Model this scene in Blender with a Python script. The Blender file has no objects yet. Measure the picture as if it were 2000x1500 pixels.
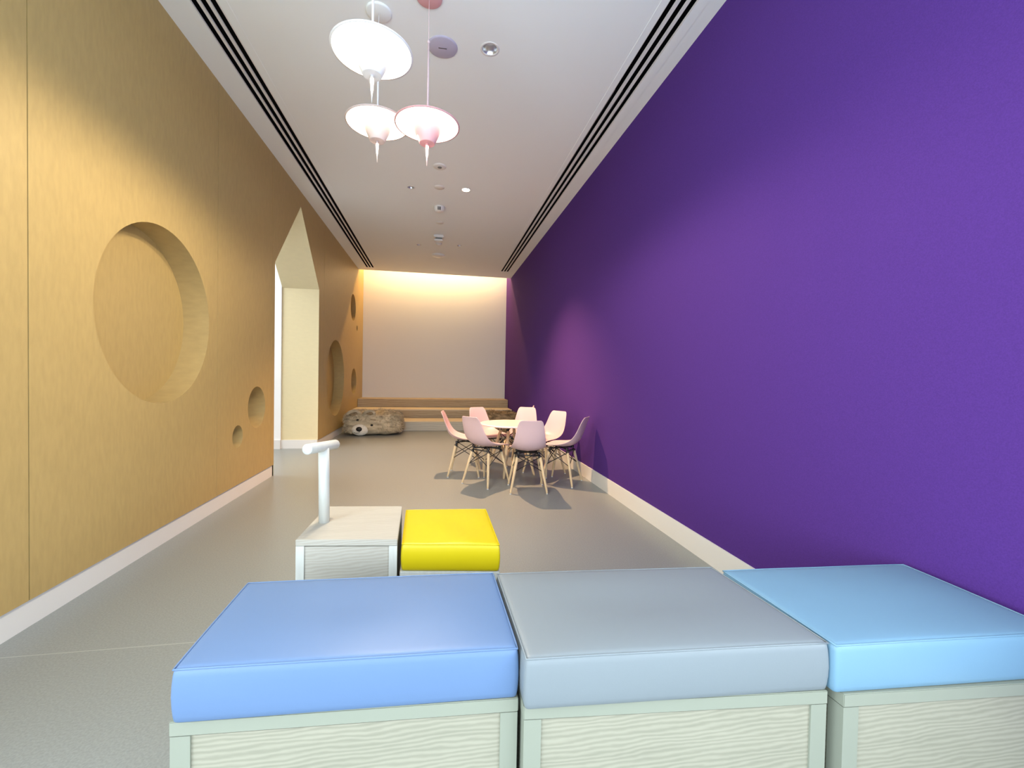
import bpy, bmesh, math, random
from mathutils import Vector, Matrix, Euler
R_ = math.radians
PI = math.pi
sc = bpy.context.scene
C = sc.collection
random.seed(7)

# ------------------------------------------------------------------ camera
EYE = Vector((0, 0, 0.97))
fwd = Vector((0.1740276, 0.98452864, -0.02043897)).normalized()
rgt = Vector((1.18357e-3, -2.08734e-4, 2.29556e-5)).normalized()
up = rgt.cross(fwd).normalized()
cam_d = bpy.data.cameras.new('camera')
cam = bpy.data.objects.new('camera', cam_d)
C.objects.link(cam)
cam_d.sensor_fit = 'HORIZONTAL'
cam_d.sensor_width = 36.0
cam_d.lens = 831.9 * 36.0 / 2000.0
cam_d.clip_start = 0.02
cam.matrix_world = Matrix(((rgt.x, up.x, -fwd.x, EYE.x), (rgt.y, up.y, -fwd.y, EYE.y),
                           (rgt.z, up.z, -fwd.z, EYE.z), (0, 0, 0, 1)))
sc.camera = cam
sc.view_settings.view_transform = 'Standard'
sc.view_settings.look = 'None'
sc.view_settings.gamma = 1.0
sc.view_settings.use_curve_mapping = False
sc.view_settings.exposure = 1.15

# ------------------------------------------------------------------ world and daylight
w = bpy.data.worlds.new('sky')
sc.world = w
w.use_nodes = True
w.node_tree.nodes['Background'].inputs[0].default_value = (0.80, 0.90, 1.0, 1)
w.node_tree.nodes['Background'].inputs[1].default_value = 1.0


def lamp(name, kind, loc, energy, color, rot=(0, 0, 0), **kw):
    d = bpy.data.lights.new(name, kind)
    d.energy = energy
    d.color = color
    for k, v in kw.items():
        setattr(d, k, v)
    o = bpy.data.objects.new(name, d)
    C.objects.link(o)
    o.location = loc
    o.rotation_euler = rot
    return o


# daylight through the glazed front behind the camera, and in the neighbouring room
lamp('window_daylight', 'AREA', (0, -4.9, 1.35), 45, (0.80, 0.93, 1.0), (R_(90), 0, 0),
     shape='RECTANGLE', size=2.7, size_y=2.5)
lamp('added_side_fill', 'AREA', (-1.43, -0.95, 1.25), 47, (0.80, 0.93, 1.0), (0, R_(-90), 0),  # fill added from both sides to balance box fronts and ceiling
     shape='RECTANGLE', size=1.5, size_y=3.3)
lamp('added_side_fill', 'AREA', (1.39, -1.15, 1.25), 47, (0.80, 0.93, 1.0), (0, R_(90), 0),  # matching added fill from the right
     shape='RECTANGLE', size=1.5, size_y=2.9)
lamp('hall_daylight', 'AREA', (-3.3, 4.2, 2.8), 42, (0.93, 0.97, 1.0), (0, 0, 0),
     shape='RECTANGLE', size=1.6, size_y=2.4)
lamp('added_cove_fill', 'AREA', (0, 8.60, 3.47), 1.0, (1.0, 0.97, 0.92), (0, 0, 0), shape='RECTANGLE', size=2.7, size_y=0.3)  # neutral fill added up in the cove to brighten the end wall
# warm LED strip in the cove above the end wall
lamp('cove_light', 'AREA', (0, 8.90, 3.36), 27, (1.0, 0.58, 0.20), (R_(-42), 0, 0),
     shape='RECTANGLE', size=2.7, size_y=0.06)
lamp('cove_light', 'AREA', (0, 8.50, 3.42), 3.0, (1.0, 0.68, 0.25), (R_(6), 0, 0),
     shape='RECTANGLE', size=2.7, size_y=0.06)

# ------------------------------------------------------------------ materials
MATS = {}


def mat(name, col, rough=0.6, spec=0.3, noise=None, bump=None, metal=0.0, coat=0.0, emit=None):
    """principled material; noise=(scale, amount, stretch xyz), bump=(scale, strength, distance)"""
    if name in MATS:
        return MATS[name]
    m = bpy.data.materials.new(name)
    m.use_nodes = True
    nt = m.node_tree
    b = nt.nodes['Principled BSDF']
    b.inputs['Base Color'].default_value = (*col, 1)
    b.inputs['Roughness'].default_value = rough
    b.inputs['Specular IOR Level'].default_value = spec
    b.inputs['Metallic'].default_value = metal
    b.inputs['Coat Weight'].default_value = coat
    if emit:
        b.inputs['Emission Color'].default_value = (*emit[0], 1)
        b.inputs['Emission Strength'].default_value = emit[1]
    if noise or bump:
        tc = nt.nodes.new('ShaderNodeTexCoord')
    if noise:
        s, amt, st = noise
        mp = nt.nodes.new('ShaderNodeMapping')
        mp.inputs['Scale'].default_value = st
        nt.links.new(tc.outputs['Object'], mp.inputs[0])
        n = nt.nodes.new('ShaderNodeTexNoise')
        n.inputs['Scale'].default_value = s
        n.inputs['Detail'].default_value = 4
        nt.links.new(mp.outputs[0], n.inputs['Vector'])
        r = nt.nodes.new('ShaderNodeValToRGB')
        r.color_ramp.elements[0].position = 0.3
        r.color_ramp.elements[1].position = 0.7
        r.color_ramp.elements[0].color = (*[max(0, c * (1 - amt)) for c in col], 1)
        r.color_ramp.elements[1].color = (*[min(1, c * (1 + amt)) for c in col], 1)
        nt.links.new(n.outputs['Fac'], r.inputs[0])
        nt.links.new(r.outputs[0], b.inputs['Base Color'])
    if bump:
        s, st, di = bump
        n2 = nt.nodes.new('ShaderNodeTexNoise')
        n2.inputs['Scale'].default_value = s
        n2.inputs['Detail'].default_value = 3
        nt.links.new(tc.outputs['Object'], n2.inputs['Vector'])
        bp = nt.nodes.new('ShaderNodeBump')
        bp.inputs['Strength'].default_value = st
        bp.inputs['Distance'].default_value = di
        nt.links.new(n2.outputs['Fac'], bp.inputs['Height'])
        nt.links.new(bp.outputs[0], b.inputs['Normal'])
    MATS[name] = m
    return m


def grain_mat(name, c0, c1, axis_scale=(3.0, 30, 30), rough=0.55, wave=9.0):
    """wood grain running along x with wandering lines"""
    m = bpy.data.materials.new(name)
    m.use_nodes = True
    nt = m.node_tree
    b = nt.nodes['Principled BSDF']
    b.inputs['Roughness'].default_value = rough
    b.inputs['Specular IOR Level'].default_value = 0.25
    tc = nt.nodes.new('ShaderNodeTexCoord')
    mp = nt.nodes.new('ShaderNodeMapping')
    mp.inputs['Scale'].default_value = axis_scale
    nt.links.new(tc.outputs['Object'], mp.inputs[0])
    n = nt.nodes.new('ShaderNodeTexNoise')
    n.inputs['Scale'].default_value = 1.0
    n.inputs['Detail'].default_value = 5
    n.inputs['Roughness'].default_value = 0.6
    nt.links.new(mp.outputs[0], n.inputs['Vector'])
    wv = nt.nodes.new('ShaderNodeTexWave')
    wv.wave_type = 'BANDS'
    wv.bands_direction = 'Z'
    wv.inputs['Scale'].default_value = wave
    wv.inputs['Distortion'].default_value = 7.0
    wv.inputs['Detail'].default_value = 3
    wv.inputs['Detail Scale'].default_value = 0.7
    mp2 = nt.nodes.new('ShaderNodeMapping')
    mp2.inputs['Scale'].default_value = (0.35, 1.0, 1.5)
    mp2.inputs['Rotation'].default_value = (0.9, 0, 0.02)
    nt.links.new(tc.outputs['Object'], mp2.inputs[0])
    nt.links.new(mp2.outputs[0], wv.inputs['Vector'])
    mx = nt.nodes.new('ShaderNodeMix')
    mx.data_type = 'FLOAT'
    mx.inputs[0].default_value = 0.45
    nt.links.new(n.outputs['Fac'], mx.inputs[2])
    nt.links.new(wv.outputs['Fac'], mx.inputs[3])
    r = nt.nodes.new('ShaderNodeValToRGB')
    r.color_ramp.elements[0].position = 0.2
    r.color_ramp.elements[1].position = 0.75
    r.color_ramp.elements[0].color = (*c0, 1)
    r.color_ramp.elements[1].color = (*c1, 1)
    nt.links.new(mx.outputs[0], r.inputs[0])
    nt.links.new(r.outputs[0], b.inputs['Base Color'])
    MATS[name] = m
    return m


M_TAN = mat('tan_vinyl', (0.46, 0.328, 0.128), 0.45, 0.3, (60, 0.05, (1, 1, 0.25)), (420, 0.25, 0.001))
M_PLY = mat('pale_birch_edge', (0.72, 0.62, 0.38), 0.5, 0.3, (14, 0.02, (1, 1, 3)))
M_PURP = mat('purple_fabric', (0.080, 0.030, 0.21), 0.85, 0.12, (320, 0.10, (1, 1, 1)), (500, 0.35, 0.001))
M_CEIL = mat('ceiling_paint', (0.88, 0.92, 0.92), 0.9, 0.1)
M_WHITE = mat('white_paint', (0.86, 0.86, 0.85), 0.7, 0.2)
M_BASE = mat('skirting_paint', (0.74, 0.73, 0.70), 0.45, 0.35)
M_BLACK = mat('vent_black', (0.004, 0.004, 0.005), 0.8, 0.1)
M_FIX = mat('fixture_white', (0.80, 0.79, 0.77), 0.45, 0.3)
M_GREYFIX = mat('fixture_grey', (0.22, 0.22, 0.21), 0.5, 0.3)  # plain grey for blades, sensor parts and the first panel joint
M_DARK = mat('black_metal', (0.012, 0.012, 0.014), 0.4, 0.5)
M_SILVER = mat('silver_reflector', (0.75, 0.76, 0.77), 0.28, 0.5, metal=0.9)
M_PINK = mat('pink_shell_plastic', (0.71, 0.50, 0.515), 0.38, 0.45)
M_LEG = mat('beech_legs', (0.74, 0.56, 0.34), 0.5, 0.3, (18, 0.12, (6, 6, 0.6)))
M_TTOP = mat('table_top_white', (0.85, 0.80, 0.70), 0.35, 0.4)
M_RIM = mat('table_rim_white', (0.88, 0.87, 0.84), 0.35, 0.4)
M_BLUE = mat('cornflower_vinyl', (0.118, 0.195, 0.345), 0.42, 0.35, None, (260, 0.12, 0.0006))
M_GREY = mat('grey_vinyl', (0.20, 0.228, 0.245), 0.40, 0.35, None, (260, 0.12, 0.0006))
M_SKY = mat('sky_blue_vinyl', (0.165, 0.30, 0.415), 0.42, 0.35, None, (260, 0.12, 0.0006))
M_YEL = mat('yellow_vinyl', (0.56, 0.435, 0.004), 0.40, 0.35, None, (260, 0.12, 0.0006))
M_FRAME = mat('pale_green_laminate', (0.268, 0.282, 0.225), 0.5, 0.3)
M_GRAIN = grain_mat('pale_ash_laminate', (0.255, 0.245, 0.185), (0.345, 0.325, 0.25), wave=34)
M_GRAINW = grain_mat('whitish_ash_laminate', (0.365, 0.335, 0.285), (0.43, 0.405, 0.35), wave=34)
M_HANDLE = mat('whitewashed_dowel', (0.54, 0.54, 0.50), 0.5, 0.3, (9, 0.06, (8, 1, 1)))
M_STEP = grain_mat('oak_step_laminate', (0.40, 0.31, 0.20), (0.52, 0.43, 0.29), (1.2, 24, 24))
M_STEPL = grain_mat('light_step_laminate', (0.58, 0.53, 0.43), (0.68, 0.63, 0.52), (1.2, 24, 24))
M_NOSE = mat('step_nosing', (0.74, 0.64, 0.47), 0.5, 0.3)
M_FUR = mat('bear_fur', (0.50, 0.43, 0.31), 0.95, 0.05, (9, 0.30, (1, 1, 3)))
M_FURD = mat('brown_fur', (0.27, 0.20, 0.12), 0.95, 0.05, (12, 0.5, (1, 1, 2)))
M_MUZ = mat('muzzle_plush', (0.78, 0.76, 0.68), 0.95, 0.05, (60, 0.1, (1, 1, 1)))
M_NOSEB = mat('nose_black', (0.008, 0.008, 0.008), 0.5, 0.4)
M_LAMPW = mat('lamp_white_enamel', (0.80, 0.80, 0.82), 0.4, 0.4)
M_LAMPB = mat('lamp_blush_enamel', (0.70, 0.58, 0.56), 0.4, 0.4)
M_LAMPP = mat('lamp_pink_enamel', (0.74, 0.40, 0.43), 0.4, 0.4)
M_STEMP = mat('lamp_pale_pink_stem', (0.80, 0.62, 0.64), 0.4, 0.4)
M_NRIM = mat('niche_rim_veneer', (0.42, 0.31, 0.135), 0.5, 0.3, (14, 0.06, (1, 1, 3)))
M_LAV = mat('lavender_plate', (0.50, 0.47, 0.60), 0.5, 0.3)
M_GLOW = mat('lamp_diffuser_lit', (0.9, 0.9, 0.9), 0.5, 0.2, emit=((1.0, 0.88, 0.66), 2.6))
M_SPOTGLOW = mat('downlight_lit', (0.9, 0.9, 0.9), 0.5, 0.2, emit=((1.0, 0.85, 0.55), 40.0))
M_GLASS = mat('window_frame_grey', (0.3, 0.3, 0.32), 0.4, 0.4)

# vinyl floor with welded seam lines
M_FLOOR = bpy.data.materials.new('grey_vinyl_floor')
M_FLOOR.use_nodes = True
nt = M_FLOOR.node_tree
b = nt.nodes['Principled BSDF']
b.inputs['Roughness'].default_value = 0.33
b.inputs['Specular IOR Level'].default_value = 0.42
tc = nt.nodes.new('ShaderNodeTexCoord')
n = nt.nodes.new('ShaderNodeTexNoise')
n.inputs['Scale'].default_value = 160
n.inputs['Detail'].default_value = 3
nt.links.new(tc.outputs['Object'], n.inputs['Vector'])
r = nt.nodes.new('ShaderNodeValToRGB')
r.color_ramp.elements[0].position = 0.35
r.color_ramp.elements[1].position = 0.65
r.color_ramp.elements[0].color = (0.212, 0.232, 0.230, 1)
r.color_ramp.elements[1].color = (0.258, 0.280, 0.276, 1)
nt.links.new(n.outputs['Fac'], r.inputs[0])
sx = nt.nodes.new('ShaderNodeSeparateXYZ')
nt.links.new(tc.outputs['Object'], sx.inputs[0])
a1 = nt.nodes.new('ShaderNodeMath'); a1.operation = 'SUBTRACT'; a1.inputs[1].default_value = 1.665
a2 = nt.nodes.new('ShaderNodeMath'); a2.operation = 'ABSOLUTE'
a3 = nt.nodes.new('ShaderNodeMath'); a3.operation = 'LESS_THAN'; a3.inputs[1].default_value = 0.0022
nt.links.new(sx.outputs['Y'], a1.inputs[0]); nt.links.new(a1.outputs[0], a2.inputs[0]); nt.links.new(a2.outputs[0], a3.inputs[0])
mx = nt.nodes.new('ShaderNodeMix'); mx.data_type = 'RGBA'
mx.inputs[7].default_value = (0.34, 0.36, 0.35, 1)
nt.links.new(a3.outputs[0], mx.inputs[0]); nt.links.new(r.outputs[0], mx.inputs[6])
nt.links.new(mx.outputs[2], b.inputs['Base Color'])
n3 = nt.nodes.new('ShaderNodeTexNoise'); n3.inputs['Scale'].default_value = 300
bp = nt.nodes.new('ShaderNodeBump'); bp.inputs['Strength'].default_value = 0.12; bp.inputs['Distance'].default_value = 0.001
nt.links.new(tc.outputs['Object'], n3.inputs['Vector']); nt.links.new(n3.outputs['Fac'], bp.inputs['Height'])
nt.links.new(bp.outputs[0], b.inputs['Normal'])


# ------------------------------------------------------------------ builders
def obj(name, bm, m, parent=None, smooth=False):
    me = bpy.data.meshes.new(name)
    bmesh.ops.recalc_face_normals(bm, faces=bm.faces[:]) if len(bm.faces) and not getattr(bm, 'keep', False) else None
    bm.to_mesh(me)
    bm.free()
    ms = m if isinstance(m, (list, tuple)) else [m]
    for q in ms:
        me.materials.append(q)
    if smooth:
        for p in me.polygons:
            p.use_smooth = True
    o = bpy.data.objects.new(name, me)
    C.objects.link(o)
    if parent is not None:
        o.parent = parent
    return o


def tag(o, label, cat, group=None, kind=None):
    o['label'] = label
    o['category'] = cat
    if group:
        o['group'] = group
    if kind:
        o['kind'] = kind
    return o


def thing(name, label, cat, loc=(0, 0, 0), rz=0, group=None):
    o = bpy.data.objects.new(name, None)
    C.objects.link(o)
    o.location = loc
    o.rotation_euler = (0, 0, rz)
    o.empty_display_size = 0.05
    return tag(o, label, cat, group)


def struct(name, bm, m, parent=None, smooth=False):
    o = obj(name, bm, m, parent, smooth)
    o['kind'] = 'structure'
    return o


def dup(root, loc, rz, label, group=None):
    r = root.copy()
    C.objects.link(r)
    r.location = loc
    r.rotation_euler = (0, 0, rz)
    r['label'] = label
    if group:
        r['group'] = group
    for ch in list(root.children):
        c = ch.copy()
        C.objects.link(c)
        c.parent = r
        for g in ch.children:
            d = g.copy()
            C.objects.link(d)
            d.parent = c
    return r


def box(bm, x0, x1, y0, y1, z0, z1, mi=0):
    vs = [bm.verts.new((x, y, z)) for x in (x0, x1) for y in (y0, y1) for z in (z0, z1)]
    for f in ((0, 1, 3, 2), (4, 6, 7, 5), (0, 4, 5, 1), (2, 3, 7, 6), (0, 2, 6, 4), (1, 5, 7, 3)):
        fa = bm.faces.new([vs[i] for i in f])
        fa.material_index = mi


def prism(bm, quad, z0, z1, mi=0):
    """vertical prism over a list of xy corners"""
    lo = [bm.verts.new((x, y, z0)) for x, y in quad]
    hi = [bm.verts.new((x, y, z1)) for x, y in quad]
    n_ = len(quad)
    for f in [bm.faces.new(lo[::-1]), bm.faces.new(hi)] + \
             [bm.faces.new((lo[i], lo[(i + 1) % n_], hi[(i + 1) % n_], hi[i])) for i in range(n_)]:
        f.material_index = mi


def lathe(bm, prof, seg=40, ctr=(0, 0, 0), mi=0, cap0=False, cap1=False):
    """revolve (r, z) pairs about z"""
    rings = []
    for r_, z_ in prof:
        if r_ < 1e-6:
            rings.append([bm.verts.new((ctr[0], ctr[1], ctr[2] + z_))])
        else:
            rings.append([bm.verts.new((ctr[0] + r_ * math.cos(2 * PI * k / seg), ctr[1] + r_ * math.sin(2 * PI * k / seg), ctr[2] + z_)) for k in range(seg)])
    fs = []
    for A, B in zip(rings, rings[1:]):
        for k in range(seg):
            k2 = (k + 1) % seg
            if len(A) == 1 and len(B) == 1:
                continue
            if len(A) == 1:
                fs.append(bm.faces.new((A[0], B[k], B[k2])))
            elif len(B) == 1:
                fs.append(bm.faces.new((A[k], B[0], A[k2])))
            else:
                fs.append(bm.faces.new((A[k], B[k], B[k2], A[k2])))
    if cap0 and len(rings[0]) > 1:
        fs.append(bm.faces.new(rings[0]))
    if cap1 and len(rings[-1]) > 1:
        fs.append(bm.faces.new(rings[-1][::-1]))
    for f in fs:
        f.material_index = mi


def tube(bm, pts, rad, seg=10, mi=0, closed=False):
    """swept tube through points; rad a number or list"""
    pts = [Vector(p) for p in pts]
    n_ = len(pts)
    rr = rad if isinstance(rad, (list, tuple)) else [rad] * n_
    rings = []
    ref = None
    for i, p in enumerate(pts):
        if closed:
            t = (pts[(i + 1) % n_] - pts[i - 1]).normalized()
        else:
            t = (pts[min(i + 1, n_ - 1)] - pts[max(i - 1, 0)]).normalized()
        if ref is None:
            ref = Vector((0, 0, 1)) if abs(t.z) < 0.9 else Vector((1, 0, 0))
        u = (ref - t * ref.dot(t)).normalized()
        v = t.cross(u)
        ref = u
        rings.append([bm.verts.new(p + (u * math.cos(2 * PI * k / seg) + v * math.sin(2 * PI * k / seg)) * rr[i]) for k in range(seg)])
    pairs = list(zip(rings, rings[1:])) + ([(rings[-1], rings[0])] if closed else [])
    for A, B in pairs:
        for k in range(seg):
            f = bm.faces.new((A[k], A[(k + 1) % seg], B[(k + 1) % seg], B[k]))
            f.material_index = mi
    if not closed:
        bm.faces.new(rings[0][::-1]).material_index = mi
        bm.faces.new(rings[-1]).material_index = mi


def plate_with_holes(bm, outer, holes, to3d, mi=0):
    """flat polygon with holes, filled; outer/holes are 2-D loops"""
    es = []
    for lp in [outer] + holes:
        vs = [bm.verts.new(to3d(*p)) for p in lp]
        for i in range(len(vs)):
            es.append(bm.edges.new((vs[i], vs[(i + 1) % len(vs)])))
    before = set(bm.faces)
    bmesh.ops.triangle_fill(bm, use_beauty=True, use_dissolve=False, edges=es)
    new = [f for f in bm.faces if f not in before]
    for f in new:
        f.material_index = mi
    return new


def circle(cy, cz, r_, n_=72):
    return [(cy + r_ * math.cos(2 * PI * k / n_), cz + r_ * math.sin(2 * PI * k / n_)) for k in range(n_)]


# ------------------------------------------------------------------ room shell
A, B_ = 1.4726, 1.4265           # left / right wall distance
HC, YE, YB = 2.905, 8.95, -5.0    # ceiling, end wall, glazed front
YC = 8.43                         # where the ceiling stops before the cove
TH = 0.43                         # left wall thickness

bm = bmesh.new()
box(bm, -4.6, B_ + 0.1, YB - 0.1, YE + 0.1, -0.1, 0)
struct('floor', bm, M_FLOOR)

# ceiling: strips around the two linear air slots, holes for the recessed fittings
VL = (-1.308, -1.162, 8.228)
VR = (1.143, 1.290, 7.92)
bm = bmesh.new()
DL = [(0.281, 2.561, 0.047), (-0.293, 4.594, 0.036), (0.271, 4.532, 0.042), (-0.297, 6.595, 0.034), (0.303, 6.50, 0.034)]
xl, xr = -A - 0.1, B_ + 0.1
fs = plate_with_holes(bm, [(VL[1], YB), (VR[0], YB), (VR[0], YC), (VL[1], YC)], [circle(x, y, r_, 32) for x, y, r_ in DL], lambda x, y: (x, y, HC))
for x0, x1, y0, y1 in ((xl, VL[0], YB, YC), (VL[0], VL[1], VL[2], YC), (VR[0], VR[1], VR[2], YC), (VR[1], xr, YB, YC)):
    vs = [bm.verts.new(q) for q in ((x0, y0, HC), (x1, y0, HC), (x1, y1, HC), (x0, y1, HC))]
    bm.faces.new(vs)
# slab edge towards the cove and the slab's top
vs = [bm.verts.new(q) for q in ((xl, YC, HC), (xr, YC, HC), (xr, YC, HC + 0.2), (xl, YC, HC + 0.2))]
bm.faces.new(vs)
vs = [bm.verts.new(q) for q in ((xl, YB, HC + 0.2), (xr, YB, HC + 0.2), (xr, YC, HC + 0.2), (xl, YC, HC + 0.2))]
bm.faces.new(vs)
struct('ceiling', bm, M_CEIL)
bm = bmesh.new()
box(bm, -A - TH, B_ + 0.1, YC - 0.4, YE + 0.1, 3.5, 3.55)
struct('ceiling_cove', bm, M_WHITE)
bm = bmesh.new()
box(bm, -4.6, -A - TH + 0.02, 1.8, 6.0, HC, HC + 0.05)
struct('ceiling_hall', bm, M_WHITE)

bm = bmesh.new()
box(bm, -A - TH, B_ + 0.1, YE, YE + 0.1, 0, 3.5)
struct('wall_back', bm, M_WHITE)
bm = bmesh.new()
box(bm, B_, B_ + 0.1, 0.35, YE, 0, 3.5)
box(bm, B_, B_ + 0.1, YB, -2.65, 0, 3.5)
box(bm, B_, B_ + 0.1, -2.65, 0.35, 0, 0.5)
box(bm, B_, B_ + 0.1, -2.65, 0.35, 2.05, 3.5)
struct('wall_right', bm, M_PURP)
bm = bmesh.new()
box(bm, -4.6, -A - TH, 5.70, 5.80, 0, HC)
box(bm, -4.6, -4.5, 1.8, 5.8, 0, HC)
box(bm, -4.6, -A - TH, 1.7, 1.8, 0, HC)
struct('wall_hall', bm, M_WHITE)
bm = bmesh.new()
box(bm, -4.5, -A - TH + 0.0, 5.685, 5.70, 0, 0.11)
struct('baseboard_hall', bm, M_BASE)

# left wall: body with the gabled doorway, faced with five tan panels that carry round niches
door = [(5.72, 0.0), (5.72, 2.00), (4.965, 2.745), (4.24, 1.965), (4.24, 0.0)]
FX = -A + 0.0
bm = bmesh.new()
outer = [(0.85, 0), (4.24, 0), (4.24, 1.965), (4.965, 2.745), (5.72, 2.0), (5.72, 0), (YE, 0), (YE, 3.5), (0.85, 3.5)]
plate_with_holes(bm, outer, [], lambda y, z: (-A - TH, y, z), 0)
for i in range(4):                      # lining of the doorway
    (y0, z0), (y1, z1) = door[i], door[i + 1]
    vs = [bm.verts.new(q) for q in ((-A, y0, z0), (-A, y1, z1), (-A - TH, y1, z1), (-A - TH, y0, z0))]
    bm.faces.new(vs).material_index = 1
vs = [bm.verts.new(q) for q in ((-A - TH, 0.85, 0), (-A, 0.85, 0), (-A, 0.85, 3.5), (-A - TH, 0.85, 3.5))]
bm.faces.new(vs)
box(bm, -A - 0.1, -A, YB, -2.7, 0, 3.5)
box(bm, -A - 0.1, -A, -2.7, 0.85, 0, 0.5)
box(bm, -A - 0.1, -A, -2.7, 0.85, 2.05, 3.5)
wl = struct('wall_left', bm, [M_WHITE, M_PLY])

NICHE = [(2.6197, 1.2590, 0.4777), (3.8599, 0.6632, 0.1726), (3.5143, 0.4673, 0.0857), (6.671, 0.8816, 0.558),
         (7.935, 2.115, 0.232), (8.319, 1.790, 0.052), (8.056, 0.804, 0.235)]
ND = 0.15
seams = [0.85, 1.844, 3.206, 4.166, 5.963, YE]
ZB = 0.103
for i in range(5):
    y0, y1 = seams[i] + (0.0022 if i else 0), seams[i + 1] - (0.0022 if i < 4 else 0)
    if i == 3:
        out = [(y0, ZB), (4.24, ZB), (4.24, 1.965), (4.965, 2.745), (5.72, 2.0), (5.72, ZB), (y1, ZB), (y1, 3.5), (y0, 3.5)]
    else:
        out = [(y0, ZB), (y1, ZB), (y1, 3.5), (y0, 3.5)]
    hl = [circle(cy, cz, r_) for cy, cz, r_ in NICHE if y0 < cy < y1]
    bm = bmesh.new()
    plate_with_holes(bm, out, hl, lambda y, z: (FX, y, z), 0)
    for k in range(len(out)):           # panel edges
        if i == 3 and 1 <= k <= 5:
            continue
        (ya, za), (yb, zb) = out[k], out[(k + 1) % len(out)]
        vs = [bm.verts.new(q) for q in ((FX, ya, za), (FX, yb, zb), (FX - 0.018, yb, zb), (FX - 0.018, ya, za))]
        bm.faces.new(vs).material_index = 1 if (i > 1 and k in (1, 3, 7)) else 0
    o = obj('wall_panel', bm, [M_TAN, M_NRIM], wl)
bm = bmesh.new()                        # dark backing seen through the joints
for s_ in seams[1:-1]:
    box(bm, FX - 0.03, FX - 0.0045, s_ - 0.01, s_ + 0.01, ZB, 3.0, 0 if s_ < 2 else 1)
obj('panel_joint', bm, [M_GREYFIX, M_NRIM], wl)
for cy, cz, r_ in NICHE:
    bm = bmesh.new()
    ring0 = [bm.verts.new((FX, y, z)) for y, z in circle(cy, cz, r_)]
    ring1 = [bm.verts.new((FX - ND, y, z)) for y, z in circle(cy, cz, r_)]
    for k in range(72):
        bm.faces.new((ring0[k], ring0[(k + 1) % 72], ring1[(k + 1) % 72], ring1[k])).material_index = 1
    ring2 = [bm.verts.new((FX - ND, y, z)) for y, z in circle(cy, cz, r_)]
    bm.faces.new(ring2).material_index = 0
    o = obj('round_niche', bm, [M_TAN, M_NRIM], wl, True)
    for p in o.data.polygons:
        if p.material_index == 0:
            p.use_smooth = False

bm = bmesh.new()
box(bm, -A - 0.03, FX - 0.008, YB, 4.225, 0, ZB + 0.01)
box(bm, -A - 0.03, FX - 0.008, 5.735, 7.36, 0, ZB + 0.01)
struct('baseboard_left', bm, M_BASE)
bm = bmesh.new()
box(bm, -A - TH, -A - 0.004, 5.708, 5.72, 0, 0.108)
box(bm, -A - TH, -A - 0.004, 4.24, 4.252, 0, 0.108)
struct('baseboard_doorway', bm, M_BASE)
bm = bmesh.new()
for y0, y1 in ((YB, 0.9), (0.902, 1.608), (1.610, 5.2), (5.202, 7.33)):
    box(bm, B_ - 0.010, B_ + 0.01, y0, y1, 0, 0.119)
struct('baseboard_right', bm, M_BASE)

# glazed front behind the camera
bm = bmesh.new()
box(bm, -A, B_, YB - 0.05, YB, 2.6, HC)
for x in (-A + 0.03, -0.5, 0.46, B_ - 0.03):
    box(bm, x - 0.03, x + 0.03, YB - 0.05, YB + 0.02, 0, 2.72)
box(bm, -A, B_, YB - 0.05, YB + 0.02, 0, 0.08)
struct('window_1', bm, M_GLASS)
for nm, x, ys in (('added_window_left', -A - 0.05, (-2.68, -1.5, -0.3, 0.83)), ('added_window_right', B_ + 0.05, (-2.63, -1.65, -0.65, 0.33))):  # unseen side windows, added to let in fill light beside the camera
    bm = bmesh.new()
    for y in ys:
        box(bm, x - 0.03, x + 0.03, y - 0.02, y + 0.02, 0.5, 2.05)
    for z in (0.52, 2.03):
        box(bm, x - 0.03, x + 0.03, ys[0], ys[-1], z - 0.02, z + 0.02)
    struct(nm, bm, M_GLASS)

# ------------------------------------------------------------------ linear air diffusers
def diffuser(x0, x1, slots, y1, y0, label, flange):
    t = thing('linear_air_diffuser', label, 'air vent', ((x0 + x1) / 2, y1, HC))
    ox = (x0 + x1) / 2
    bm = bmesh.new()                    # plenum
    for q in ((x0, x0 + 0.002), (x1 - 0.002, x1)):
        box(bm, q[0] - ox, q[1] - ox, y0 - y1, 0, 0.0, 0.09)
    box(bm, x0 - ox, x1 - ox, y0 - y1, 0, 0.088, 0.09)
    box(bm, x0 - ox, x1 - ox, -0.002, 0, 0.0, 0.09)
    obj('plenum', bm, M_BLACK, t)
    bm = bmesh.new()                    # bars between and beside the slots
    ed = [x0] + [v for s_ in slots for v in (s_ - 0.0165, s_ + 0.0165)] + [x1]
    for k in range(0, len(ed), 2):
        if ed[k + 1] - ed[k] > 0.0005:
            box(bm, ed[k] - ox, ed[k + 1] - ox, y0 - y1, 0, -0.0015, 0.008)
    obj('bar', bm, M_FIX, t)
    bm = bmesh.new()
    box(bm, flange[0] - ox, x0 - ox, y0 - y1, 0.012, -0.0020, 0.0005)
    box(bm, x1 - ox, flange[1] - ox, y0 - y1, 0.012, -0.0020, 0.0005)
    box(bm, x0 - ox, x1 - ox, -0.008, 0.012, -0.0020, 0.004)
    obj('flange', bm, M_CEIL, t)
    return t


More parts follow.
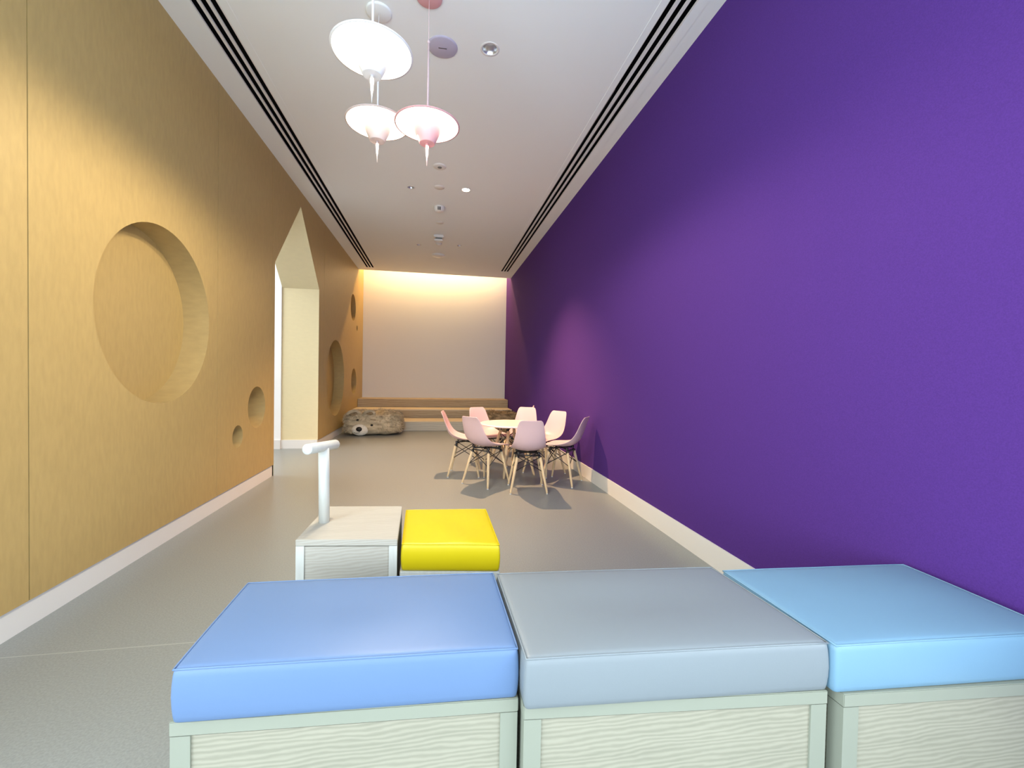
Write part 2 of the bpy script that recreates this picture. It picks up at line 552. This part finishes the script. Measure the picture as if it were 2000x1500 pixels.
dl_ = diffuser(VL[0], VL[1], [-1.288, -1.238, -1.187], VL[2], -2.6, 'long white linear air diffuser with three black slots along the tan wall', (-1.345, -1.115))
dr_ = diffuser(VR[0], VR[1], [1.164, 1.217, 1.268], VR[2], -2.6, 'long white linear air diffuser with three black slots along the purple wall', (1.105, 1.345))
for t, sl, x0, x1, y1, seg in ((dl_, [-1.288, -1.238, -1.187], VL[0], VL[1], VL[2], (-2.6, 2.33)), (dr_, [1.164, 1.217, 1.268], VR[0], VR[1], VR[2], (2.75, 7.8))):
    bm = bmesh.new()
    for s_ in sl:                       # pattern blades turned open in part of the length
        box(bm, s_ - 0.0165 - (x0 + x1) / 2, s_ - 0.010 - (x0 + x1) / 2, seg[0] - y1, seg[1] - y1, 0.0015, 0.03)
    obj('pattern_blade', bm, M_GREYFIX, t)


# ------------------------------------------------------------------ ceiling fittings
def downlight(x, y, r_, label, lit=False):
    t = thing('downlight', label, 'ceiling light', (x, y, HC))
    bm = bmesh.new()
    lathe(bm, [(r_ * 0.93, 0.0), (r_ * 0.97, -0.003), (r_ * 1.18, -0.0025), (r_ * 1.22, 0.0)], 40)
    obj('trim_ring', bm, M_FIX, t, True)
    bm = bmesh.new()
    lathe(bm, [(r_, 0.0), (r_ * 0.96, 0.002), (r_ * 0.80, 0.022), (r_ * 0.66, 0.045)], 40)
    obj('reflector', bm, M_SILVER if not lit else M_FIX, t, True)
    bm = bmesh.new()
    if lit:
        lathe(bm, [(r_ * 0.9, 0.004), (0, 0.003)], 32)
    else:
        lathe(bm, [(r_ * 0.68, 0.044), (0, 0.040)], 32)
    obj('lens', bm, M_SPOTGLOW if lit else M_WHITE, t, True)
    return t


LB = ['unlit silver recessed downlight beside the lavender ceiling plate',
      'small unlit recessed downlight left of the plain round cover, level with the glowing one',
      'glowing warm recessed downlight in the middle of the ceiling',
      'tiny unlit recessed downlight left of the small dome near the end of the ceiling',
      'tiny unlit recessed downlight right of the small dome near the end of the ceiling']
for k, (x, y, r_) in enumerate(DL):
    downlight(x, y, r_, LB[k], k == 2)
lamp('downlight_beam', 'SPOT', (0.271, 4.532, 2.893), 225, (1.0, 0.60, 0.31), (0, 0, 0), spot_size=R_(98), spot_blend=0.75, shadow_soft_size=0.014)


def disc_fix(name, x, y, prof, m, label, cat, extra=None):
    t = thing(name, label, cat, (x, y, HC))
    bm = bmesh.new()
    lathe(bm, prof, 40, cap1=True)
    obj('housing', bm, m, t, True)
    if extra:
        extra(t)
    return t


def slots_extra(t, w_=0.03, z=-0.012, n_=3):
    bm = bmesh.new()
    for k in range(n_):
        x = (k - (n_ - 1) / 2) * w_ * 0.4
        box(bm, x - w_ * 0.13, x + w_ * 0.13, -0.062, -0.03, z - 0.022, z + 0.012)
    obj('sensor_slot', bm, M_DARK, t)


def ex1(t):
    bm = bmesh.new()
    lathe(bm, [(0.020, -0.004), (0.019, -0.0130), (0.0, -0.0135)], 24)
    obj('sensor_eye', bm, M_GREYFIX, t, True)


disc_fix('smoke_detector', -0.003, 4.076, [(0.062, 0), (0.060, -0.006), (0.045, -0.010), (0.0, -0.011)], M_FIX,
         'white round flat detector with grey centre, nearest the pendant lamps', 'detector', ex1)
disc_fix('ceiling_cover', -0.005, 4.53, [(0.055, 0), (0.053, -0.004), (0.0, -0.0045)], M_FIX,
         'plain white round ceiling cover left of the glowing downlight', 'ceiling cover')
disc_fix('ceiling_sensor', -0.002, 5.06, [(0.060, 0), (0.062, -0.02), (0.055, -0.045), (0.04, -0.055), (0.0, -0.057)], M_FIX,
         'white drum shaped ceiling sensor with three black slots', 'sensor', lambda t: slots_extra(t, 0.032, -0.028))
disc_fix('ceiling_cover', 0.007, 5.577, [(0.05, 0), (0.048, -0.004), (0.0, -0.0045)], M_FIX,
         'faint small white round cover just past the slotted drum sensor', 'ceiling cover')
t = thing('ceiling_sensor', 'boxy white ceiling device on a short bracket, near the far end', 'sensor', (-0.003, 6.10, HC))
bm = bmesh.new()
box(bm, -0.068, 0.068, -0.05, 0.05, -0.035, 0)
bmesh.ops.bevel(bm, geom=bm.edges[:], offset=0.006, segments=2, affect='EDGES')
obj('mount', bm, M_FIX, t)
bm = bmesh.new()
box(bm, -0.045, 0.045, -0.035, 0.035, -0.062, -0.035)
obj('neck', bm, M_GREYFIX, t)
bm = bmesh.new()
box(bm, -0.062, 0.055, -0.06, 0.05, -0.085, -0.062)
bmesh.ops.bevel(bm, geom=bm.edges[:], offset=0.006, segments=2, affect='EDGES')
obj('body', bm, M_FIX, t)
disc_fix('dome_sensor', -0.001, 6.45, [(0.045, 0), (0.045, -0.006), (0.04, -0.02), (0.02, -0.034), (0.0, -0.038)], M_FIX,
         'small white dome sensor between two tiny unlit downlights', 'sensor')
disc_fix('ceiling_speaker', -0.007, 7.083, [(0.108, 0), (0.106, -0.020), (0.092, -0.028), (0.0, -0.030)], M_FIX,
         'wide white round ceiling disc, farthest of the row of ceiling fittings', 'ceiling speaker')


def ex2(t):
    bm = bmesh.new()
    box(bm, -0.024, 0.024, -0.0025, 0.0025, -0.0095, -0.0085)
    obj('slit', bm, M_DARK, t)


disc_fix('ceiling_plate', 0.004, 2.60, [(0.088, 0), (0.086, -0.005), (0.078, -0.008), (0.0, -0.009)], M_LAV,
         'lavender round ceiling plate with a thin dark slit beside the pink lamp cord', 'ceiling plate', ex2)


# ------------------------------------------------------------------ pendant lamps
def pendant(x, y, z, m, canopy_m, stem_m, label):
    t = thing('pendant_lamp', label, 'pendant lamp', (x, y, z), 0, 'pendant lamps with disc shades')
    zc = HC - z
    bm = bmesh.new()
    lathe(bm, [(0.0, zc - 0.010), (0.060, zc - 0.010), (0.066, zc - 0.007), (0.067, zc)], 40)
    obj('canopy', bm, canopy_m, t, True)
    bm = bmesh.new()
    tube(bm, [(0, 0, 0.02), (0, 0, 0.42)], 0.0050, 12)
    lathe(bm, [(0.0050, 0.42), (0.0068, 0.423), (0.0068, 0.430), (0.002, 0.436)], 12)
    obj('stem', bm, stem_m, t, True)
    bm = bmesh.new()
    tube(bm, [(0, 0, 0.42), (0, 0, zc - 0.008)], 0.0016, 8)
    obj('cord', bm, stem_m, t, True)
    bm = bmesh.new()                    # opaque dish over the diffuser
    lathe(bm, [(0.158, 0.000), (0.1655, 0.0005), (0.166, 0.004), (0.150, 0.014), (0.09, 0.026), (0.02, 0.034), (0.0, 0.035)], 64)
    obj('shade', bm, m, t, True)
    bm = bmesh.new()
    lathe(bm, [(0.160, 0.001), (0.12, 0.005), (0.082, 0.006), (0.0, 0.006)], 64)
    obj('diffuser', bm, M_GLOW, t, True)
    bm = bmesh.new()
    lathe(bm, [(0.076, 0.006), (0.078, -0.004), (0.041, -0.088), (0.038, -0.092), (0.0, -0.092)], 48)
    o = obj('cone', bm, m, t)
    for p in o.data.polygons:
        p.use_smooth = abs(p.normal.z) < 0.95
    bm = bmesh.new()
    lamp('pendant_light', 'SPOT', (x, y, z - 0.10), 30, (1.0, 0.86, 0.66), (0, 0, 0), spot_size=R_(178), spot_blend=0.35, shadow_soft_size=0.035)
    tube(bm, [(0, 0, -0.090), (0, 0, -0.118), (0, 0, -0.150), (0, 0, -0.205)], [0.0065, 0.0065, 0.0048, 0.0006], 14)
    obj('spike', bm, m, t, True)
    return t


pendant(-0.285, 1.880, 2.30, M_LAMPW, M_LAMPW, M_LAMPW, 'white disc shaded pendant lamp with a white cone, nearest and highest in view')
pendant(-0.336, 2.420, 2.31, M_LAMPB, M_CEIL, M_LAMPW, 'disc shaded pendant lamp with a pale blush cone, behind the white one')
pendant(-0.068, 2.275, 2.25, M_LAMPP, M_LAMPP, M_STEMP, 'disc shaded pendant lamp with a pink cone and pink ceiling canopy')

# ------------------------------------------------------------------ tiered bench at the end
t = thing('tiered_bench', 'three tier wooden step bench across the white end wall', 'bench', (0, 7.36, 0))
h_ = 0.157
for k, (y0, m) in enumerate(((0.0, M_STEPL), (0.60, M_STEP), (1.09, M_STEP))):
    bm = bmesh.new()
    box(bm, -A + 0.002, B_ - 0.012, y0, YE - 7.36 - 0.002, k * h_, (k + 1) * h_ - 0.018)
    o = obj('step', bm, m, t)
    bm = bmesh.new()
    box(bm, -A + 0.002, B_ - 0.012, y0 - 0.006, YE - 7.36 - 0.002, (k + 1) * h_ - 0.018, (k + 1) * h_)
    obj('tread', bm, M_NOSE if k < 2 else M_STEP, o)


# ------------------------------------------------------------------ fur bean bags
def fur_bag(name, label, loc, sx, sy, sz, m, seed, blades=4200, blen=0.04):
    rnd = random.Random(seed)
    t = thing(name, label, 'bean bag', loc)
    from mathutils import noise as N

    def surf(d):
        # superellipsoid cushion, flat underneath, lumpy on top
        e = 0.45
        f = lambda v, p_: math.copysign(abs(v) ** p_, v)
        x = f(d.x, e) * sx
        y = f(d.y, e) * sy
        z = f(d.z, 0.62) * sz
        q = Vector((x, y, z))
        nn = N.noise(Vector((x * 6, y * 6, z * 6 + seed)))
        q += d * (0.030 * nn)
        # fold across the top
        fold = math.exp(-((x * 0.5 + 0.25 * y - 0.02) / 0.03) ** 2) if z > 0 else 0
        q.z -= 0.02 * fold
        q.z = max(q.z, -sz) + sz
        return q
    bm = bmesh.new()
    nu, nv = 64, 36
    rows = []
    for j in range(nv + 1):
        th = PI * j / nv
        row = []
        for i in range(nu):
            ph = 2 * PI * i / nu
            row.append(bm.verts.new(surf(Vector((math.sin(th) * math.cos(ph), math.sin(th) * math.sin(ph), math.cos(th))))))
        rows.append(row)
    for j in range(nv):
        for i in range(nu):
            bm.faces.new((rows[j][i], rows[j + 1][i], rows[j + 1][(i + 1) % nu], rows[j][(i + 1) % nu]))
    bmesh.ops.remove_doubles(bm, verts=bm.verts[:], dist=0.0005)
    obj('cover', bm, m, t, True)
    bm = bmesh.new()
    for _ in range(blades):
        d = Vector((rnd.gauss(0, 1), rnd.gauss(0, 1), rnd.gauss(0, 1))).normalized()
        if d.z < -0.5 or d.y > 0.6:
            continue
        p = surf(d)
        if p.z < 0.015:
            continue
        tdir = (d + Vector((rnd.uniform(-.7, .7), rnd.uniform(-.3, .3), rnd.uniform(-1.0, 0.1)))).normalized()
        side = tdir.cross(Vector((rnd.uniform(-1, 1), rnd.uniform(-1, 1), rnd.uniform(-1, 1)))).normalized() * 0.0045
        L_ = blen * rnd.uniform(0.6, 1.2)
        e_ = p + tdir * L_
        e_.z = max(e_.z, 0.003)
        bm.faces.new([bm.verts.new(p - side), bm.verts.new(p + side), bm.verts.new(e_)])
    o = obj('fur', bm, m, t)
    o['kind'] = 'stuff'
    return t, surf


bag, surf = fur_bag('bear_bean_bag', 'tan furry bear faced bean bag with black nose against the tan wall', (-0.965, 7.045, 0), 0.435, 0.275, 0.182, M_FUR, 3)
# face on the side towards the camera, at the left
def ball(name, c, rx, ry, rz, m, parent):
    bm = bmesh.new()
    bmesh.ops.create_uvsphere(bm, u_segments=28, v_segments=18, radius=1.0)
    for v in bm.verts:
        v.co = Vector((v.co.x * rx, v.co.y * ry, v.co.z * rz)) + Vector(c)
    return obj(name, bm, m, parent, True)


mz = ball('muzzle', (-0.175, -0.265, 0.095), 0.125, 0.065, 0.090, M_MUZ, bag)
ball('nose', (-0.180, -0.330, 0.112), 0.043, 0.022, 0.036, M_NOSEB, bag)
ball('eye', (-0.212, -0.268, 0.245), 0.022, 0.018, 0.016, M_NOSEB, bag)
ball('eye', (0.000, -0.300, 0.170), 0.020, 0.016, 0.016, M_NOSEB, bag)
bm = bmesh.new()
tube(bm, [(-0.255, -0.312, 0.062), (-0.22, -0.326, 0.050), (-0.18, -0.330, 0.058), (-0.165, -0.332, 0.075)], 0.004, 6)
obj('mouth', bm, M_GREYFIX, bag, True)
for cx, cz, s_ in ((-0.275, 0.345, 1.0), (-0.05, 0.360, 0.8)):
    bm = bmesh.new()                    # ears: curled arcs of fur
    pts = [(cx + 0.095 * s_ * math.cos(a_), -0.215 + 0.02 * math.sin(a_ * 2), cz - 0.035 + 0.065 * s_ * math.sin(a_)) for a_ in [PI * k / 10 for k in range(11)]]
    tube(bm, pts, [0.018] + [0.026] * 9 + [0.018], 12)
    er = obj('ear', bm, M_FUR, bag, True)
    ball('inner_ear', (cx, -0.218, cz - 0.020), 0.066 * s_, 0.026, 0.042 * s_, M_FURD, er)
bm = bmesh.new()
tube(bm, [(-0.13, -0.235, 0.262), (-0.02, -0.262, 0.250), (0.10, -0.272, 0.240), (0.20, -0.268, 0.225)], 0.006, 6)
obj('seam', bm, M_FURD, bag, True)
bm = bmesh.new()
tube(bm, [(0.06, -0.10, 0.325), (0.18, -0.12, 0.325), (0.26, -0.05, 0.345), (0.34, 0.02, 0.352)], 0.007, 6)
obj('zip', bm, M_FURD, bag, True)

fur_bag('fur_bean_bag', 'dark brown furry bean bag behind the round table, against the step bench', (1.06, 7.06, 0), 0.31, 0.25, 0.182, M_FURD, 9, 2600, 0.04)


# ------------------------------------------------------------------ children's shell chair
def shell_mesh():
    prof = [(-0.232, 0.612, 0.086, 0.000), (-0.229, 0.604, 0.102, 0.002), (-0.222, 0.585, 0.112, 0.006), (-0.212, 0.555, 0.121, 0.010),
            (-0.198, 0.505, 0.131, 0.016), (-0.184, 0.455, 0.140, 0.024), (-0.166, 0.410, 0.148, 0.034), (-0.138, 0.372, 0.154, 0.042),
            (-0.098, 0.350, 0.160, 0.042), (-0.050, 0.341, 0.166, 0.034), (0.000, 0.339, 0.170, 0.026), (0.055, 0.343, 0.170, 0.018),
            (0.105, 0.347, 0.166, 0.010), (0.140, 0.346, 0.158, 0.004), (0.160, 0.340, 0.146, 0.000), (0.168, 0.331, 0.128, -0.002)]
    bm = bmesh.new()
    W = 14
    rows = []
    for i, (y, z, hw, cl) in enumerate(prof):
        # normal of the profile (towards the sitter)
        a = prof[max(i - 1, 0)]
        c = prof[min(i + 1, len(prof) - 1)]
        ty, tz = c[0] - a[0], c[1] - a[1]
        L_ = math.hypot(ty, tz)
        ny, nz = -tz / L_, ty / L_
        row = []
        for k in range(W + 1):
            s_ = -1 + 2 * k / W
            lift = cl * abs(s_) ** 2.4
            x = 0.945 * hw * s_ * (1 - 0.04 * abs(s_) ** 3)
            row.append(bm.verts.new((x, y + ny * lift, z + nz * lift)))
        rows.append(row)
    for A_, Bq in zip(rows, rows[1:]):
        for k in range(W):
            bm.faces.new((A_[k], A_[k + 1], Bq[k + 1], Bq[k]))
    return bm


CH_GROUP = 'pink shell chairs around the round table'
LEGT = [(-0.095, -0.085), (0.095, -0.085), (-0.095, 0.085), (0.095, 0.085)]
LEGB = [(-0.150, -0.150), (0.150, -0.150), (-0.150, 0.140), (0.150, 0.140)]


def make_chair(label):
    t = thing('shell_chair', label, 'chair', (0, 0, 0), 0, CH_GROUP)
    o = obj('seat_shell', shell_mesh(), M_PINK, t, True)
    md = o.modifiers.new('thickness', 'SOLIDIFY')
    md.thickness = 0.007
    md.offset = 0
    md = o.modifiers.new('smooth', 'SUBSURF')
    md.levels = 1
    md.render_levels = 2
    zt = 0.300
    for (tx, ty), (bx, by) in zip(LEGT, LEGB):
        bm = bmesh.new()
        tube(bm, [(bx, by, 0.006), (bx * .985 + tx * .015, by * .985 + ty * .015, 0.016), ((bx + tx) / 2, (by + ty) / 2, zt / 2), (tx, ty, zt)],
             [0.0070, 0.0085, 0.0115, 0.0125], 14)
        lg = obj('leg', bm, M_LEG, t, True)
        bm = bmesh.new()
        lathe(bm, [(0.0, 0.0), (0.0078, 0.0), (0.0078, 0.007), (0.0, 0.008)], 12, (bx, by, 0))
        obj('foot_glide', bm, M_FIX, lg, True)
    # black wire cross frame: X on each of the four sides plus the seat carriers
    bm = bmesh.new()

    def P(i, h):
        s_ = h / zt
        return Vector((LEGB[i][0] * (1 - s_) + LEGT[i][0] * s_, LEGB[i][1] * (1 - s_) + LEGT[i][1] * s_, h))
    for i, j in ((0, 1), (2, 3), (0, 2), (1, 3)):
        tube(bm, [P(i, 0.295), P(j, 0.175)], 0.0034, 8)
        tube(bm, [P(j, 0.295), P(i, 0.175)], 0.0034, 8)
    obj('cross_wire', bm, M_DARK, t, True)
    bm = bmesh.new()
    for i in range(4):
        tx, ty = LEGT[i]
        tube(bm, [(tx, ty, 0.290), (tx * 0.9, ty * 0.9, 0.318), (tx * 0.55, ty * 0.55, 0.322), (0, 0, 0.320)], 0.0062, 8)
    for i, j in ((0, 1), (2, 3)):
        tube(bm, [(LEGT[i][0], LEGT[i][1], 0.306), (LEGT[j][0], LEGT[j][1], 0.306)], 0.0055, 8)
    for i in range(4):
        lathe(bm, [(0.0145, 0.286), (0.0145, 0.302), (0.0, 0.303)], 12, (LEGT[i][0], LEGT[i][1], 0))
        lathe(bm, [(0.013, 0.318), (0.013, 0.334), (0, 0.334)], 12, (LEGT[i][0] * 0.9, LEGT[i][1] * 0.9, 0))
    obj('seat_bracket', bm, M_DARK, t, True)
    return t


chairs = [
    (0.772, 3.535, 84, 'pink shell chair with its back to the camera, nearest and middle front at the table'),
    (0.450, 3.775, 42, 'pink shell chair seen from behind at the front left of the round table'),
    (0.285, 4.150, -8, 'pink shell chair in side view at the far left of the table'),
    (0.545, 4.475, 298, 'pink shell chair facing the camera behind the table, left of the brown bean bag'),
    (0.922, 4.51, 246, 'pink shell chair facing the camera behind the table, right of the brown bean bag'),
    (1.062, 4.100, 215, 'pink shell chair showing its inner seat, right of the table, behind the wall side chair'),
    (1.135, 3.742, 145, 'pink shell chair nearest the purple wall, side on with its back to the wall'),
    (0.925, 5.020, 168, 'pink shell chair almost hidden behind the others, only its back tip showing'),
]
first = None
for x, y, a_, lab in chairs:
    if first is None:
        first = make_chair(lab)
        first.location = (x, y, 0)
        first.rotation_euler = (0, 0, R_(a_ - 90))
    else:
        dup(first, (x, y, 0), R_(a_ - 90), lab, CH_GROUP)

# ------------------------------------------------------------------ round table
t = thing('round_table', 'small round white topped children\'s table ringed by pink chairs', 'table', (0.73, 4.12, 0), R_(20))
bm = bmesh.new()
lathe(bm, [(0.0, 0.482), (0.285, 0.482), (0.306, 0.486), (0.310, 0.492), (0.308, 0.499), (0.302, 0.501), (0.0, 0.501)], 72)
o = obj('tabletop', bm, [M_TTOP, M_RIM], t)
for p in o.data.polygons:
    p.use_smooth = abs(p.normal.z) < 0.9
    if abs(p.normal.z) < 0.97:
        p.material_index = 1
TL = [(-0.075, -0.075), (0.075, -0.075), (-0.075, 0.075), (0.075, 0.075)]
TB = [(-0.17, -0.17), (0.17, -0.17), (-0.17, 0.17), (0.17, 0.17)]
for (tx, ty), (bx, by) in zip(TL, TB):
    bm = bmesh.new()
    tube(bm, [(bx, by, 0.0), (bx * .97 + tx * .03, by * .97 + ty * .03, 0.013), ((bx + tx) / 2, (by + ty) / 2, 0.215), (tx, ty, 0.43)], [0.008, 0.0105, 0.014, 0.015], 14)
    obj('leg', bm, M_LEG, t, True)
bm = bmesh.new()


def PT(i, h):
    s_ = h / 0.43
    return Vector((TB[i][0] * (1 - s_) + TL[i][0] * s_, TB[i][1] * (1 - s_) + TL[i][1] * s_, h))


for i, j in ((0, 1), (2, 3), (0, 2), (1, 3)):
    tube(bm, [PT(i, 0.40), PT(j, 0.25)], 0.004, 8)
    tube(bm, [PT(j, 0.40), PT(i, 0.25)], 0.004, 8)
obj('cross_wire', bm, M_DARK, t, True)
bm = bmesh.new()
for i in range(4):
    tube(bm, [(TL[i][0], TL[i][1], 0.40), (TL[i][0], TL[i][1], 0.46), (TL[i][0] * 1.6, TL[i][1] * 1.6, 0.482)], 0.008, 8)
lathe(bm, [(0.0, 0.470), (0.12, 0.470), (0.12, 0.482)], 32)
obj('top_bracket', bm, M_DARK, t, True)


# ------------------------------------------------------------------ foreground modules
def bil(q, u, v):
    """u along near edge 0..1, v from near to far"""
    (ax, ay), (bx, by), (cx, cy), (dx, dy) = q
    x0, y0 = ax + (bx - ax) * u, ay + (by - ay) * u
    x1, y1 = dx + (cx - dx) * u, dy + (cy - dy) * u
    return x0 + (x1 - x0) * v, y0 + (y1 - y0) * v


def centre(q):
    return sum(p[0] for p in q) / 4, sum(p[1] for p in q) / 4


def cushion(name, q, z0, z1, m, label, seed=0, crown=0.008, rad=0.009, warp=0.003):
    from mathutils import noise as N
    cx, cy = centre(q)
    t = thing(name, label, 'cushion', (cx, cy, z0), 0, 'vinyl seat cushions on wooden boxes')
    W = math.hypot(q[1][0] - q[0][0], q[1][1] - q[0][1])
    D = math.hypot(q[3][0] - q[0][0], q[3][1] - q[0][1])
    H_ = z1 - z0

    def mp(p):
        # p in box coords [-W/2..W/2] etc -> warped world-local
        u, v = p.x / W + 0.5, p.y / D + 0.5
        hz = p.z / H_
        uu, vv = min(max(u, 0), 1), min(max(v, 0), 1)
        belly = 0.003 * math.sin(PI * min(max(hz, 0), 1))
        x, y = bil(q, u, v)
        x += (u - 0.5) * 2 * belly * (1 if abs(u - 0.5) > 0.3 else 0.5)
        y += (v - 0.5) * 2 * belly
        z = p.z
        k = (16 * uu * (1 - uu) * vv * (1 - vv)) ** 0.5
        nn = N.noise(Vector((u * 2.3 + seed, v * 1.8, seed * 1.7)))
        n2_ = N.noise(Vector((u * 3 + seed, v * 2, hz * 1.2)))
        if hz > 0.5:
            z += (crown + warp * nn * 2.0) * k * (hz - 0.5) * 2
        y += 0.0012 * n2_ * (1 - abs(hz - 0.5))
        return Vector((x - cx, y - cy, z))
    bm = bmesh.new()
    nx, ny, nz = 36, 24, 8
    def face_grid(fn, n1, n2):
        g = [[bm.verts.new(fn(i / n1, j / n2)) for j in range(n2 + 1)] for i in range(n1 + 1)]
        for i in range(n1):
            for j in range(n2):
                bm.faces.new((g[i][j], g[i + 1][j], g[i + 1][j + 1], g[i][j + 1]))

    def ss(a):                           # denser towards both ends
        return 0.5 - 0.5 * math.cos(PI * a)

    def rb(x, y, z):
        ix = max(-(W / 2 - rad), min(W / 2 - rad, x))
        iy = max(-(D / 2 - rad), min(D / 2 - rad, y))
        r0 = rad * 0.7
        iz = max(rad, min(H_ - rad, z))
        d = Vector((x - ix, y - iy, z - iz))
        if d.length > 1e-9:
            m_ = max(abs(d.x), abs(d.y), abs(d.z))
            d = d.normalized() * m_
        return mp(Vector((ix, iy, iz)) + d)
    X = lambda a: -W / 2 + W * ss(a)
    Y = lambda a: -D / 2 + D * ss(a)
    Z = lambda a: H_ * ss(a)
    face_grid(lambda a, c: rb(X(a), Y(c), H_), nx, ny)
    face_grid(lambda a, c: rb(X(a), Y(c), 0), nx, ny)
    face_grid(lambda a, c: rb(X(a), -D / 2, Z(c)), nx, nz)
    face_grid(lambda a, c: rb(X(a), D / 2, Z(c)), nx, nz)
    face_grid(lambda a, c: rb(-W / 2, Y(a), Z(c)), ny, nz)
    face_grid(lambda a, c: rb(W / 2, Y(a), Z(c)), ny, nz)
    bmesh.ops.remove_doubles(bm, verts=bm.verts[:], dist=0.00005)
    obj('cover', bm, m, t, True)
    # stitched welt around the top edge
    e = 0.0045
    for name_, zz in (('piping', H_ - rad * 0.16),):
        pts = []
        n_ = 20
        k0 = rad * 0.18
        for i in range(n_):
            pts.append((-W / 2 + k0 + (W - 2 * k0) * i / n_, -D / 2 + k0))
        for i in range(n_):
            pts.append((W / 2 - k0, -D / 2 + k0 + (D - 2 * k0) * i / n_))
        for i in range(n_):
            pts.append((W / 2 - k0 - (W - 2 * k0) * i / n_, D / 2 - k0))
        for i in range(n_):
            pts.append((-W / 2 + k0, D / 2 - k0 - (D - 2 * k0) * i / n_))
        bm = bmesh.new()
        tube(bm, [mp(Vector((x, y, zz))) for x, y in pts], 0.0020, 6, closed=True)
        obj(name_, bm, m, t, True)
    return t


def shrink(q, du, dv):
    return [bil(q, du, dv), bil(q, 1 - du, dv), bil(q, 1 - du, 1 - dv), bil(q, du, 1 - dv)]


def module(name, q, z1, label, rail=0.028, stile=0.036, top_m=None, panel_m=None, frame_m=None, cat='bench box', group='wooden boxes of the play bench'):
    cx, cy = centre(q)
    t = thing(name, label, cat, (cx, cy, 0), 0, group)
    ql = [(x - cx, y - cy) for x, y in q]
    W = math.hypot(q[1][0] - q[0][0], q[1][1] - q[0][1])
    D = math.hypot(q[3][0] - q[0][0], q[3][1] - q[0][1])
    frame_m = frame_m or M_FRAME
    panel_m = panel_m or M_GRAIN
    bm = bmesh.new()
    prism(bm, ql, z1 - rail, z1)
    bmesh.ops.bevel(bm, geom=bm.edges[:], offset=0.0016, segments=2, affect='EDGES')
    obj('top_board', bm, [top_m or frame_m], t)
    # corner posts
    su, sv = stile / W, stile / D
    e = 0.0015
    for u0, u1 in ((0.002, su), (1 - su, 0.998)):
        for v0, v1 in ((0.004, sv), (1 - sv, 0.996)):
            bm = bmesh.new()
            prism(bm, [bil(ql, u0, v0), bil(ql, u1, v0), bil(ql, u1, v1), bil(ql, u0, v1)], 0, z1 - rail - 0.0012)
            obj('corner_post', bm, frame_m, t)
    # inset panels on four sides
    iv = 0.004 / D + 0.004
    iu = 0.004 / W + 0.002
    zz = z1 - rail - 0.0012
    for quad in ([(su, iv), (1 - su, iv), (1 - su, iv + 0.03), (su, iv + 0.03)],
                 [(su, 1 - iv - 0.03), (1 - su, 1 - iv - 0.03), (1 - su, 1 - iv), (su, 1 - iv)],
                 [(iu, sv), (iu + 0.02, sv), (iu + 0.02, 1 - sv), (iu, 1 - sv)],
                 [(1 - iu - 0.02, sv), (1 - iu, sv), (1 - iu, 1 - sv), (1 - iu - 0.02, 1 - sv)]):
        bm = bmesh.new()
        prism(bm, [bil(ql, *c) for c in quad], 0.01, zz - 0.0025)
        obj('side_panel', bm, panel_m, t)
    return t


QB = [(-0.468, 0.860), (0.170, 0.829), (0.163, 1.163), (-0.474, 1.192)]
QG = [(0.178, 0.794), (0.820, 0.752), (0.799, 1.113), (0.171, 1.156)]
QL = [(0.826, 0.742), (1.385, 0.706), (1.400, 1.052), (0.816, 1.088)]
BB = [(-0.477, 0.868), (0.1725, 0.8305), (0.166, 1.165), (-0.480, 1.196)]
BG = [(0.1785, 0.8075), (0.822, 0.7525), (0.803, 1.115), (0.1745, 1.160)]
BLQ = [(0.846, 0.7385), (1.392, 0.698), (1.404, 1.054), (0.832, 1.092)]
ZT = 0.318
module('storage_box', BB, ZT, 'pale wooden box under the cornflower blue cushion')
module('storage_box', BG, ZT, 'pale wooden box under the grey cushion')
module('storage_box', BLQ, ZT, 'pale wooden box under the light sky blue cushion')
cushion('seat_cushion', QB, ZT, 0.421, M_BLUE, 'cornflower blue vinyl cushion on the left wooden box', 1)
cushion('seat_cushion', QG, ZT, 0.421, M_GREY, 'grey vinyl cushion on the middle wooden box', 5)
cushion('seat_cushion', QL, ZT, 0.421, M_SKY, 'light sky blue vinyl cushion on the right wooden box', 9)

QY = [(-0.103, 1.398), (0.209, 1.352), (0.206, 1.722), (-0.114, 1.748)]
BY = [(-0.108, 1.395), (0.211, 1.352), (0.208, 1.725), (-0.116, 1.752)]
module('storage_box', BY, 0.332, 'pale wooden box under the yellow cushion', frame_m=M_HANDLE)
cushion('seat_cushion', QY, 0.332, 0.421, M_YEL, 'bright yellow vinyl cushion beside the box with the handle', 13, 0.006)

QE = [(-0.430, 1.425), (-0.116, 1.388), (-0.128, 1.738), (-0.418, 1.768)]
ZE = 0.44
en = module('play_box', QE, ZE, 'pale wooden play box with an upright T handle, left of the yellow cushion', 0.020, 0.026, M_GRAINW, M_GRAINW, M_HANDLE, 'play box', None)
ecx, ecy = centre(QE)
HX, HY = -0.384, 1.585
bm = bmesh.new()
tube(bm, [(HX - ecx, HY - ecy, ZE - 0.002), (HX - ecx - 0.001, HY - ecy - 0.004, 0.60), (HX - ecx - 0.002, HY - ecy - 0.008, 0.704)], 0.0182, 28)
pole = obj('handle_post', bm, M_HANDLE, en, True)
bm = bmesh.new()
a0 = Vector((-0.411, 1.470, 0.717))
a1 = Vector((-0.364, 1.665, 0.702))
dd = (a1 - a0).normalized()
off = Vector((ecx, ecy, 0))
tube(bm, [a0 - off, a0 + dd * 0.003 - off, a1 - dd * 0.008 - off, a1 - off], [0.0160, 0.0175, 0.0175, 0.0130], 28)
obj('handle_bar', bm, M_HANDLE, en, True)
